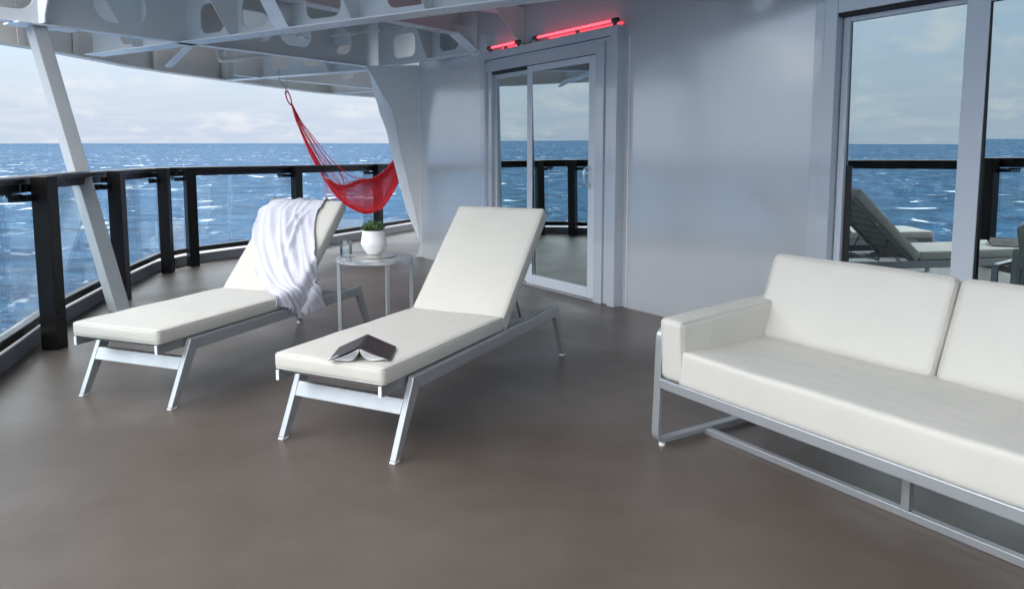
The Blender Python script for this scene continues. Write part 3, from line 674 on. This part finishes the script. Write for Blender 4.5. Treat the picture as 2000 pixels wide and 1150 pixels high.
def make_lounger(root):
    """local frame: x along (foot to head), y across to the left, origin at the front right foot, z up"""
    W_ = .625; A = M['alu']
    for y0 in (0, W_-.029):
        y1 = y0+.029; inn = 1 if y0 == 0 else -1
        mb = MB(); mb.prism([(.150, y0, .328), (1.735, y0, .334), (1.72, y0, .274), (.19, y0, .268)], (0, .029, 0)); mb.build('side_rail', A, root, bevel=.004)
        mb = MB(); mb.prism([(.003, y0, .010), (.043, y0, .010), (.189, y0, .267), (.1495, y0, .3275)], (0, .029, 0)); lg = mb.build('leg', A, root, bevel=.004)
        mb = MB(); mb.box(.000, .041, y0+.001, y0+.028, 0, .0095); mb.build('foot_cap', M['foot'], lg, bevel=.002)
        mb = MB(); mb.prism([(1.826, y0, .010), (1.866, y0, .010), (1.7365, y0, .3335), (1.700, y0, .268)], (0, .029, 0)); lg = mb.build('leg', A, root, bevel=.004)
        mb = MB(); mb.box(1.825, 1.867, y0+.001, y0+.028, 0, .0095); mb.build('foot_cap', M['foot'], lg, bevel=.002)
    # front cross bar follows the slope of the legs
    s = lambda z: .003+(z-.010)*(.1465/.3175)+.0015
    mb = MB(); mb.prism([(s(.180), .0295, .180), (s(.180)+.026, .0295, .180), (s(.240)+.026, .0295, .240), (s(.240), .0295, .240)], (0, W_-.059, 0)); mb.build('cross_bar', A, root, bevel=.003)
    mb = MB(); mb.box(1.60, 1.63, .0295, W_-.0295, .275, .315); mb.build('cross_bar', A, root, bevel=.003)
    mb = MB(); mb.box(.32, .35, .0295, W_-.0295, .262, .296); mb.build('cross_bar', A, root, bevel=.003)
    # seat frame carrying the cushion
    mb = MB()
    for y in (.036, W_-.050): mb.prism([(-.028, y, .292), (-.015, y, .284), (1.07, y, .296), (1.07, y, .332), (-.028, y, .332)], (0, .014, 0))
    for x in [-.010+.09*k for k in range(12)]: mb.box(x, x+.045, .0485, W_-.0485, .318, .331)
    mb.build('seat_frame', M['alu_dark'], root, bevel=.003)
    mb = MB()
    for y in (.036, W_-.050): mb = MB(); mb.box(-.034, -.0285, y-.001, y+.015, .284, .330); mb.build('end_cap', M['flange'], root, bevel=.003)
    cushion('seat_cushion', M['fabric'], root, Matrix.Translation((.505, W_/2, .333)), 1.075, .575, .072, .016, .006, seed=1, nx=60, ny=34)
    # back rest
    th = R(45.5); Ob = Vector((1.085, 0, .325)); TB = Matrix.Translation(Ob) @ Matrix.Rotation(-th, 4, 'Y')
    mb = MB()
    for y in (.052, W_-.080): mb.box(0, .755, y, y+.026, -.018, .008, TB)
    for x in [.02+.09*k for k in range(8)]: mb.box(x, x+.045, .078, W_-.081, -.008, .004, TB)
    mb.box(.728, .754, .078, W_-.081, -.017, .007, TB)
    bf = mb.build('back_frame', A, root, bevel=.003)
    mb = MB()
    for y in (.036, W_-.056): mb = MB(); mb.tube([TB @ Vector((.46, y, -.006)), TB @ Vector((.46, y+.02, -.006))], .012, 10); mb.box(.45, .47, y+.004, y+.016, -.002, .008, TB); mb.build('pivot', M['foot'], bf)
    cushion('back_cushion', M['fabric'], root, TB @ Matrix.Translation((.383, W_/2, .010)), .80, .575, .075, .016, .006, seed=5, nx=50, ny=34)
    for y in (.085, W_-.095):
        a = TB @ Vector((.27, y, -.02)); b = Vector((1.37, y, .33)); mb = MB(); mb.tube([a, b], .006, 8); mb.build('strut', M['alu_dark'], root, smooth=True)
    mb = MB(); mb.tube([(1.36, .085, .335), (1.36, W_-.09, .335)], .008, 8); mb.tube([(1.16, .06, .315), (1.62, .06, .325)], .007, 6); mb.tube([(1.16, W_-.06, .315), (1.62, W_-.06, .325)], .007, 6); mb.build('support_bar', A, root, smooth=True)
    return root
def lounger_place(px, py, az):
    p = onz(px, py, 0); return p, PI/2-(YAW+az)
p, rz = lounger_place(771, 908, .4529)
lr = empty('sun_lounger', p, rz, 'white cushioned sun lounger with an open book lying on its seat', 'sun lounger', 'white sun loungers')
make_lounger(lr)
p2_, rz2 = lounger_place(334, 802, .3620)
ll = copy_tree(lr); ll.location = p2_; ll.rotation_euler = (0, 0, rz2); ll['label'] = 'white cushioned sun lounger with a towel hanging over its raised back'
bpy.context.view_layer.update()

# towel over the left lounger's back
LL = Matrix.Translation(p2_) @ Matrix.Rotation(rz2, 4, 'Z'); W_ = .625
TB = Matrix.Translation((1.085, 0, .325)) @ Matrix.Rotation(-R(45.5), 4, 'Y')
def towel():
    nu, nv, nb = 120, 170, 26
    Li = LL.inverted(); Bi = TB.inverted(); cy0, cy1 = W_/2-.2875, W_/2+.2875
    LE = [(523,400.5),(508,409),(502,427),(495.5,450),(492.5,482),(494,504),(498,529),(504.5,547),(519,565),(534,581),(537,597)]
    RE = [(629,404.5),(621,414),(616,432),(615,455),(617.4,482),(616.5,507),(616.5,534),(618,552),(622,570),(626,585),(631,601)]
    def cr(P, t):
        k = min(int(t), len(P)-2); q = t-k; p = [P[max(k-1, 0)], P[k], P[k+1], P[min(k+2, len(P)-1)]]
        return [.5*((2*p[1][c])+(p[2][c]-p[0][c])*q+(2*p[0][c]-5*p[1][c]+4*p[2][c]-p[3][c])*q*q+(3*p[1][c]-p[0][c]-3*p[2][c]+p[3][c])*q**3) for c in (0, 1)]
    O_ = Li @ EYE
    def hit(px, py):
        d = (Li.to_3x3() @ ray(px, py)); d.normalize(); best = None
        t = 3.0
        while t < 7.5:
            p = O_+d*t; b = Bi @ p
            if p.y > cy0-.012 and ((-.05 < b.x < .80 and -.02 < b.z < .098) or (p.x < 1.06 and .2 < p.z < .417)): return p
            t += .004
        tt = (cy0-.035-O_.y)/d.y; return O_+d*tt
    rows = []
    for j in range(nv):
        v = j/(nv-1); t = v*(len(LE)-1); a = cr(LE, t); b = cr(RE, t); row = []
        for i in range(nu):
            u = i/(nu-1); sag = 17*math.exp(-((u-.52)/.26)**2)*max(0, (v-.6)/.4)**1.5
            row.append(hit(a[0]*(1-u)+b[0]*u, a[1]*(1-u)+b[1]*u+sag))
        rows.append(row)
    # over the top edge and down the back
    back = []
    for j in range(nb):
        k = 1-j/(nb-1)*1.0; row = []     # k 1 -> far down the back, 0 -> front
        for i in range(nu):
            b0 = Bi @ rows[0][i]
            if k > .45: kk = (k-.45)/.55; q = Vector((.79-.22*kk, b0.y, -.035))
            else:
                an = PI*(k/.45); q = Vector((.785+.030*math.sin(an), b0.y, .032+.068*math.cos(an)))
            row.append(TB @ q)
        back.append(row)
    P = back[:-1]+rows; nv2 = len(P)
    for it in range(26):
        Q = [r_[:] for r_ in P]
        for j in range(1, nv2-1):
            for i in range(1, nu-1): Q[j][i] = (P[j][i]*2+P[j-1][i]+P[j+1][i]+P[j][i-1]+P[j][i+1])/6
        P = Q
    out = []
    for j in range(nv2):
        v = (j-nb)/(nv-1)
        for i in range(nu):
            u = i/(nu-1)
            du = P[j][min(i+1, nu-1)]-P[j][max(i-1, 0)]; dv = P[min(j+1, nv2-1)][i]-P[max(j-1, 0)][i]; n_ = dv.cross(du)
            if n_.length < 1e-9: n_ = Vector((0,0,1))
            n_.normalize()
            tt = max(0, v); ph = u-.42*tt**1.15; f = 0
            for c, wd, am in ((.05,.028,.7), (.20,.060,1.1), (.335,.026,.8), (.47,.055,1.2), (.60,.022,.7), (.70,.030,.9), (.84,.045,1.0), (.965,.02,.6), (-.10,.05,1.2), (-.25,.035,1.0), (-.36,.03,.7)):
                c2 = c+.022*math.sin(v*7+c*20); d_ = (ph-c2)/(wd*(1+1.1*tt)); f += am*math.exp(-abs(d_)**1.7)*(.8-.35*math.sin(v*5+c*9))
            f += 1.5*math.exp(-((u+.75*tt-.93)/.030)**2)*math.exp(-((v-.28)/.17)**2)
            f += 1.0*math.exp(-((u+.75*tt-.80)/.030)**2)*math.exp(-((v-.20)/.15)**2)
            f += .55*noise.noise(Vector((u*6, v*4, 1.3)))+.22*noise.noise(Vector((u*13, v*9, 4)))+.06*noise.noise(Vector((u*40, v*26, 9)))
            amp = .013+.009*min(1, tt*2)
            out.append(LL @ (P[j][i]+n_*(amp*f+.004)))
    return out, nu, nv2
pts, nu, nv = towel()
mb = MB(); mb.grid(lambda i, j: pts[j*nu+i], nu, nv)
tw = mb.build('towel', M['towel'], smooth=True, fix=False); tag(tw, 'rumpled white towel hanging over the back of the left sun lounger', 'towel')
so_ = tw.modifiers.new('solid', 'SOLIDIFY'); so_.thickness = .006; so_.offset = 0

# book on the right lounger
def book():
    root = empty('book', (0,0,0), 0, 'open book lying face down like a tent on the right sun lounger', 'book')
    zc = .333+.072+.006
    c = onz(709, 684, zc); root.location = c; 
    root.rotation_euler = (0, 0, R(0))
    # spine from front (near) to back: pixel (702,676) near, (717,654) far
    a = onz(702, 676, zc+.062); b = onz(717, 654, zc+.062)
    ax = (b-a); ax.z = 0; Lb = ax.length; ax.normalize(); rt = Vector((ax.y, -ax.x, 0))
    L_ = .215
    o0 = (a+b)/2; o0.z = zc
    root.location = o0
    cov = mat('book_cover', (.032,.022,.024), .45); pg = mat('book_pages', (.78,.78,.80), .8); cop = mat('copper_print', (.12,.045,.03), .5)
    wdt = .124; hgt = .056
    for sgn in (-1, 1):
        top = Vector((0,0,hgt))+rt*sgn*.010; bot = rt*sgn*(wdt)+Vector((0,0,.004))
        d_ = (bot-top).normalized(); nrm = ax.cross(d_)*sgn; nrm = -nrm if nrm.z < 0 else nrm
        mb = MB(); mb.prism([top-ax*L_/2, top+ax*L_/2, bot+ax*L_/2, bot-ax*L_/2], nrm*.0028); cv = mb.build('cover', cov, root, bevel=.0008)
        if sgn > 0:
            for k in range(5):
                q0 = top+d_*(.045+.012*k)-ax*.045+nrm*.003; mb = MB() if k == 0 else mb
                mb.prism([q0, q0+ax*(.09-.012*abs(k-2)), q0+ax*(.09-.012*abs(k-2))+d_*.002, q0+d_*.002], nrm*.0003)
            mb.build('cover_print', cop, cv)
        else:
            q0 = top+d_*.085-ax*(L_/2-.012)+nrm*.003; mb = MB(); mb.prism([q0, q0+ax*.010, q0+ax*.010+d_*.05, q0+d_*.05], nrm*.0003); mb.build('cover_label', pg, cv)
        # page leaves: bowed sheets between the cover and the ground
        mb = MB(); layers = 7
        for k in range(layers):
            t0 = k/(layers-1); pts = []
            for m_ in range(11):
                t = m_/10; reach = (wdt-.012)*(1-.45*t0*(t0 > .3)*(1 if sgn > 0 else 1.15))
                x = reach*t; drop = hgt-.006-.004*k*.4
                z = drop*(1-t)**(1.6+1.6*t0)+.0015+.0012*(layers-k)*t
                zc_ = (hgt-.004)*(1-x/wdt)*.98
                pts.append(rt*sgn*(x+.002)+Vector((0,0,min(z, zc_))))
            for e_ in range(len(pts)-1):
                mb.prism([pts[e_]-ax*(L_/2-.004), pts[e_]+ax*(L_/2-.004), pts[e_+1]+ax*(L_/2-.004), pts[e_+1]-ax*(L_/2-.004)], (0,0,.0016))
        mb.build('pages', pg, root)
    mb = MB(); mb.bar([rt*.012+Vector((0,0,hgt-.001)), rt*.006+Vector((0,0,hgt+.004)), rt*-.006+Vector((0,0,hgt+.004)), rt*-.012+Vector((0,0,hgt-.001))], ax, L_, .003); mb.build('spine', cov, root)
    return root
book()

# ------------------------------------------------------------------ sofa
SO = onz(1276, 873, 0); sr = (fwd*math.cos(-.5624)+rgt*math.sin(-.5624))*-1.0
ang = math.atan2(sr.y, sr.x)
sf = empty('sofa', SO, ang, 'long white sofa with a grey tubular metal frame, at the right beside the window', 'sofa')
SL = 1.86; SD = .80
def rloop(pts, r_, k=5):
    """round the corners of a closed polygon (list of (q,z))"""
    out = []; n = len(pts)
    for i in range(n):
        p0, p1, p2 = Vector(pts[i-1]), Vector(pts[i]), Vector(pts[(i+1) % n])
        a = p1+(p0-p1).normalized()*r_; b = p1+(p2-p1).normalized()*r_
        for j in range(k+1):
            t = j/k; out.append(a*(1-t)**2+p1*2*t*(1-t)+b*t*t)
    return out
# local: x right along the sofa, y back, z up
for x in (0.0, SL):
    prof = rloop([(.014,.026), (SD,.026), (SD,.515), (.03,.515)], .045)
    mb = MB(); mb.bar([(x, q.x, q.y) for q in prof], (1,0,0), .040, .020, closed=True); fr = mb.build('side_frame', M['alu'], sf, bevel=.003)
    
    for yy in (.05, SD-.05): mb = MB(); mb.tube([(x, yy, 0), (x, yy, .017)], .014, 10); mb.build('glide', M['foot'], fr)
mb = MB(); mb.box(.021, SL-.021, .0, .028, .270, .312); mb.box(.021, SL-.021, SD-.03, SD-.002, .270, .312); mb.build('seat_rail', M['alu'], sf, bevel=.004)
mb = MB(); mb.box(.021, SL-.021, .029, SD-.031, .286, .304); mb.build('seat_deck', M['alu_dark'], sf)
mb = MB(); mb.box(.006, SL-.006, .30, .330, .0, .030)
mb.box(.915, .945, .30, .329, .0305, .285); mb.build('floor_rail', M['alu'], sf, bevel=.003)
cushion('seat_cushion', M['sofa_fabric'], sf, Matrix.Translation(((SL+.0)/2, .335, .307)), SL-.26, .66, .146, .014, .006, seed=9, piping=False, nx=90, ny=44, nz=10)
bk = Matrix.Rotation(R(19), 4, 'X')
for k, (x0, x1, lb) in enumerate(((.085,.888,None), (.898,1.79,None))):
    # back cushions lean against the frame
    Tt = Matrix.Translation(((x0+x1)/2, .490, .449)) @ Matrix.Rotation(-R(22), 4, 'X') @ Matrix.Translation((0, .065, .0))
    T2 = Tt @ Matrix.Translation((0, 0, .199)) @ Matrix.Rotation(R(90), 4, 'X') @ Matrix.Translation((0, 0, -.065))
    cushion('back_cushion', M['sofa_fabric'], sf, T2, x1-x0, .392, .13, .030, .008, seed=20+k*7, nx=60, ny=34, nz=12)
for x in (.094, SL-.094):
    T2 = Matrix.Translation((x, .325, .466)) @ Matrix.Rotation(R(3.6), 4, 'X') @ Matrix.Rotation(R(90), 4, 'Y') @ Matrix.Translation((0, 0, -.061))
    cushion('armrest', M['sofa_fabric'], sf, T2, .262, .66, .122, .022, .006, seed=33, nx=26, ny=50, nz=10)
mb = MB(); mb.box(.1, SL-.1, .725, .745, .50, .525); mb.box(.1, .125, .725, .745, .31, .50); mb.box(SL-.125, SL-.1, .725, .745, .31, .50); mb.build('back_frame', M['alu'], sf, bevel=.003)

# ------------------------------------------------------------------ side table with its things
TZ = .615; tcn = onz(732, 502, TZ); TR = .242
tb = empty('side_table', (tcn.x, tcn.y, 0), 0, 'small round grey metal side table standing between the two sun loungers', 'table')
def top_fn(t, b):
    g = G(t); v = g.coord(); h = g.noise(v, 160, 2, .5); g.bump(b, h, .35, .0015)
mtop = mat('table_top_metal', (.62,.63,.63), .25, .75, fn=top_fn)
mb = MB(); mb.lathe([(TR-.004, TZ-.022), (TR, TZ-.020), (TR, TZ-.002), (TR-.003, TZ), (TR-.012, TZ)], seg=72); mb.build('table_top', mtop, tb, smooth=True, angle=30)
for a in (-.02, 120, 240, 60):
    pass
for px, k in ((668, 1), (745, 0), (789, 1)):
    q = onz(px, 513 if k == 0 else 508, TZ-.02); v_ = Vector((q.x-tcn.x, q.y-tcn.y, 0)); v_ = v_.normalized()*(TR-.014)
    mb = MB(); mb.box(-.012, .012, -.012, .012, 0, TZ-.0225, Matrix.Translation(v_) @ Matrix.Rotation(math.atan2(v_.y, v_.x), 4, 'Z')); mb.build('leg', M['alu'], tb, bevel=.002)
v_ = -(fwd*-.1 - rgt*0).normalized()*(TR-.014)
mb = MB(); pts = [Vector((math.cos(2*PI*k/48)*(TR-.026), math.sin(2*PI*k/48)*(TR-.026), .012)) for k in range(48)]; mb.tube(pts, .008, 6, closed=True); mb.build('base_ring', M['alu'], tb, smooth=True)
pc = onz(732, 500, TZ)
mb = MB(); mb.lathe([(.134, TZ+.0005), (.137, TZ+.003), (.134, TZ+.006), (.10, TZ+.006)], (pc.x, pc.y, 0), 64)
def mat_fn(t, b):
    g = G(t); v = g.coord(); h = g.noise(v, 90, 4, .6); g.bump(b, h, .5, .004)
tag(mb.build('placemat', mat('hammered_tray_metal', (.70,.68,.64), .22, .8, fn=mat_fn), smooth=True, angle=30), 'round hammered metal placemat on the side table under the plant pot', 'placemat')
pc = onz(730.5, 497, TZ+.006)
pt = empty('plant_pot', (pc.x, pc.y, TZ+.0065), 0, 'white ceramic pot with a green succulent, on the round side table', 'potted plant')
mb = MB(); mb.lathe([(.030,0), (.038,.001), (.048,.010), (.066,.034), (.080,.066), (.0825,.075), (.081,.082), (.074,.120), (.070,.150), (.070,.155), (.066,.155), (.067,.135), (.05,.13)], seg=56)
def pot_fn(t, b):
    g = G(t); v = g.coord(); h = g.noise(v, 70, 3, .5); g.bump(b, h, .12, .002)
mb.build('pot', mat('matt_ceramic', (.80,.79,.79), .55, fn=pot_fn), pt, smooth=True, angle=50)
mb = MB(); mb.lathe([(.001,.131), (.066,.133), (.03,.140), (.001,.142)], seg=24); mb.build('soil', mat('soil', (.03,.022,.015), .9), pt)
def leaf_fn(t, b):
    g = G(t); v = g.coord(); a = g.noise(v, 30, 3, .5); g.l(g.mix(g.rng(a, .35, .65), (.035,.085,.03), (.10,.17,.06)), b.inputs['Base Color'])
lm = mat('succulent_leaf', (.06,.13,.04), .4, fn=leaf_fn)
mb = MB(); random.seed(3)
def leafblade(mb, base, d, up, L_, wd):
    d = d.normalized(); side = d.cross(up).normalized(); nn = side.cross(d).normalized(); N_ = 6; rings = []
    for i in range(N_+1):
        t = i/N_; wv = wd*(math.sin(PI*min(1, .18+.82*t)**1.0*1.0)**.7 if t < 1 else .02)*(1 if t < .97 else .15); wv = max(wv, wd*.06); th_ = wv*.42
        c = base+d*L_*t+nn*(L_*.22*t*t)
        rings += [c+side*wv/2, c+nn*th_*.25, c-side*wv/2, c-nn*th_]
    fs = []
    for i in range(N_):
        for k in range(4): fs.append((i*4+k, i*4+(k+1) % 4, i*4+4+(k+1) % 4, i*4+4+k))
    mb.add(rings, fs+[(0,1,2,3), tuple(N_*4+k for k in (3,2,1,0))])
for (cx, cy, sc_) in ((0,0,1.25), (-.036,.018,.85), (.038,.012,.9), (.008,-.040,.85), (0,.042,.8)):
    for rg, (nl, el, L_, wd) in enumerate(((8, 12, .046, .020), (8, 35, .042, .019), (6, 58, .034, .016), (4, 76, .024, .012))):
        for k in range(nl):
            a = 2*PI*(k+.5*rg+random.uniform(-.15,.15))/nl; e_ = R(el+random.uniform(-7,7)); d = Vector((math.cos(a)*math.cos(e_), math.sin(a)*math.cos(e_), math.sin(e_)))
            leafblade(mb, Vector((cx, cy, .152+.014*(sc_-.4)))+Vector((math.cos(a), math.sin(a), 0))*.004, d, Vector((0,0,1)), L_*1.3*sc_*random.uniform(.85,1.1), wd*1.25*sc_)
mb.build('succulent', lm, pt, smooth=True, angle=35)
gc = onz(676, 501, TZ)
gm = glass_mat('clear_glass', (.97,.98,.985), (1,1,1), .04, .9)
gt = empty('tumbler', (gc.x, gc.y, TZ+.0005), 0, 'short clear glass tumbler half full of water at the left edge of the side table', 'glass')
mb = MB(); mb.lathe([(.033,0), (.036,.002), (.038,.100), (.0375,.101), (.0355,.100), (.0340,.014), (.001,.012)], seg=40); mb.build('glass_body', gm, gt, smooth=True, angle=50)
wm = glass_mat('water_clear', (.93,.96,.97), (1,1,1), .03, .8)
mb = MB(); mb.lathe([(.001,.0125), (.0338,.0145), (.0347,.052), (.001,.052)], seg=40); mb.build('water', wm, gt, smooth=True, angle=40)

# ------------------------------------------------------------------ red tube lights above the door
red_core = emis('red_led', (1.0,.04,.06), 3.2); red_soft = mat('red_diffuser', (.9,.12,.15), .3)
def tube_light(a, b, label, cable_at):
    a, b = Vector(a), Vector(b); d = (b-a).normalized(); root = empty('tube_light', a, 0, label, 'tube light', 'red tube lights over the balcony door')
    o_ = a
    mb = MB(); mb.tube([d*.03, b-o_-d*.03], .0095, 14); mb.build('light_tube', red_core, root, smooth=True)
    for q, s_ in ((Vector((0,0,0)), 1), (b-o_, -1)):
        mb = MB(); mb.tube([q-d*s_*.012, q+d*s_*.045], .019, 14); mb.tube([q+d*s_*.045, q+d*s_*.055], .016, 14); mb.build('end_cap', M['brass_dark'], root, smooth=True, angle=40)
    L_ = (b-a).length
    for t in (.03, .55, .97):
        q = d*L_*t; mb = MB(); mb.box(q.x-.008, q.x+.03, q.y-.006, q.y+.006, q.z-.040, q.z-.014); mb.box(q.x-.014, q.x+.014, q.y-.012, q.y+.012, q.z-.018, q.z-.013); mb.build('mount', M['alu_dark'], root)
    q = cable_at-o_; s_ = (q).normalized() if q.length > .05 else -d
    mb = MB(); mb.tube(smooth_path([q, q+s_*.04+Vector((-.01,0,-.02)), q+s_*.06+Vector((0,0,-.032)), q+s_*.085+Vector((.02,0,-.035))], 5), .006, 6); mb.build('cable', mat('green_cable', (.12,.35,.05), .5), root, smooth=True)
tube_light((4.075, 5.68, 2.325), (4.075, 4.55, 2.325), 'long glowing red tube light lying on top of the balcony door casing', Vector((4.075, 5.68, 2.325)))
tube_light((4.075, 6.47, 2.325), (4.075, 5.93, 2.325), 'short glowing red tube light near the steel girder, left of the long one', Vector((4.075, 5.93, 2.325)))

# ------------------------------------------------------------------ hammock
hk = onz(547, 133, 2.44)
hp = Vector((3.157, 10.30, 0)); hq = Vector((4.75, 9.75, 0)); hd = (hq-hp).normalized(); hn = Vector((-hd.y, hd.x, 0))
def hpt(x, y): return onpl(540+x/3.107, 150+y/3.107, hp, hn)
upc = smooth_path([hpt(*q) for q in ((91,158), (125,225), (165,292), (260,410), (330,500), (430,590), (480,612), (540,622), (600,608), (660,565), (705,510), (750,440), (800,330))], 12)
loc_ = smooth_path([hpt(*q) for q in ((90,160), (118,260), (145,325), (205,470), (260,570), (330,680), (400,760), (470,805), (530,826), (590,820), (650,785), (735,645), (800,440))], 12)
hammat = mat('red_cord', (.85,.008,.030), .55, sheen=.2)
hm = empty('hammock', hpt(90, 160), 0, 'red knotted string hammock hanging from the girder beside the curved bracket plate', 'hammock')
def hh(o, p=None): o.parent = p or hm; o.matrix_parent_inverse = Matrix.Translation(-Vector(hm.location)); return o
N = len(upc); mb = MB(); mb2 = MB(); random.seed(11)
NS = 118
for s_ in range(NS):
    a0 = s_/(NS-1); pts = []
    ab = a0 + .11*math.sin(2*PI*(a0+.5))                     # strings crowd towards both rims of the body
    stray = (s_ % 9 == 0)
    la = random.uniform(.0, .9) if stray else 1-.28*random.random()
    ps = random.uniform(.0, .05)
    for i in range(N):
        t = i/(N-1); k = min(1, max(0, (t-.36-ps)/.19)); k = k*k*(3-2*k)
        a = la*(1-k)+ab*k
        p = upc[i].lerp(loc_[i], a); belly = math.sin(PI*min(1, max(0, (t-.1)/.9)))*.26
        p = p + hn*(belly*math.sin(PI*a))
        cr_ = (loc_[i]-upc[i]).normalized()
        p = p + cr_*(.0115*math.sin(i*2.05+s_*PI)*k) + Vector((0,0,.010*noise.noise(Vector((s_*3.1, i*.12, 0)))))*(1.6-k)
        pts.append(p)
    mb.tube(pts, .0028 if not stray else .0032, 4, cap=False)
# cross rows of the netting
for i in range(int(N*.56), N, 2):
    row = []
    for q in range(60):
        a = q/59; p = upc[i].lerp(loc_[i], a); t = i/(N-1); p = p + hn*(math.sin(PI*min(1, (t-.1)/.9))*.26*math.sin(PI*a)); row.append(p+hd*(.010*math.sin(q*2.1)))
    mb.tube(row, .0016, 4, cap=False)
hh(mb.build('net', hammat, smooth=True, fix=False))
mb = MB()
for cv, r_ in ((loc_, .010), (upc, .006)):
    mb.tube(cv, [r_]*len(cv), 6, cap=False)
for s_ in range(12):
    pts = [loc_[i] + hn*random.uniform(-.05, .05)+Vector((0,0,random.uniform(-.012,.012)+.012*(s_ % 4))) for i in range(4, N, 3)]; mb.tube(smooth_path(pts, 3), .005, 5, cap=False)
hh(mb.build('edge_cord', hammat, smooth=True, fix=False))
c = hpt(74, 130); mb = MB(); pts = [c+hd*(.045*math.cos(a))*(1 if True else 0)+Vector((0,0,.09*math.sin(a))) for a in [2*PI*k/24 for k in range(24)]]
rot = R(-8); mb.tube([c+(hd*(.027*math.cos(a)*(1-.35*math.sin(a)**2 if math.sin(a) < 0 else 1))+Vector((0,0,.095*math.sin(a)))+hd*(-.10*math.sin(a)*.25)) for a in [2*PI*k/28 for k in range(28)]], .009, 8, closed=True); hh(mb.build('loop', hammat, smooth=True))
wm_ = mat('steel_wire', (.20,.20,.20), .4, .8)
topl = hpt(66, 105); h1 = hpt(60, 78)
mb = MB(); mb.tube(smooth_path([c+Vector((0,0,.09)), topl+hd*.02, h1, topl-hd*.03, c+Vector((0,0,.085))], 5), .004, 6); mb.tube(smooth_path([h1, hpt(42, 50), hpt(18, 20), hpt(12, -15), hpt(22, -52)], 6), .0035, 5); mb.tube(smooth_path([h1, hpt(62, 40), hpt(60, 0), hpt(50, -20)], 6), .002, 5)
hh(mb.build('hook_wire', wm_, smooth=True))
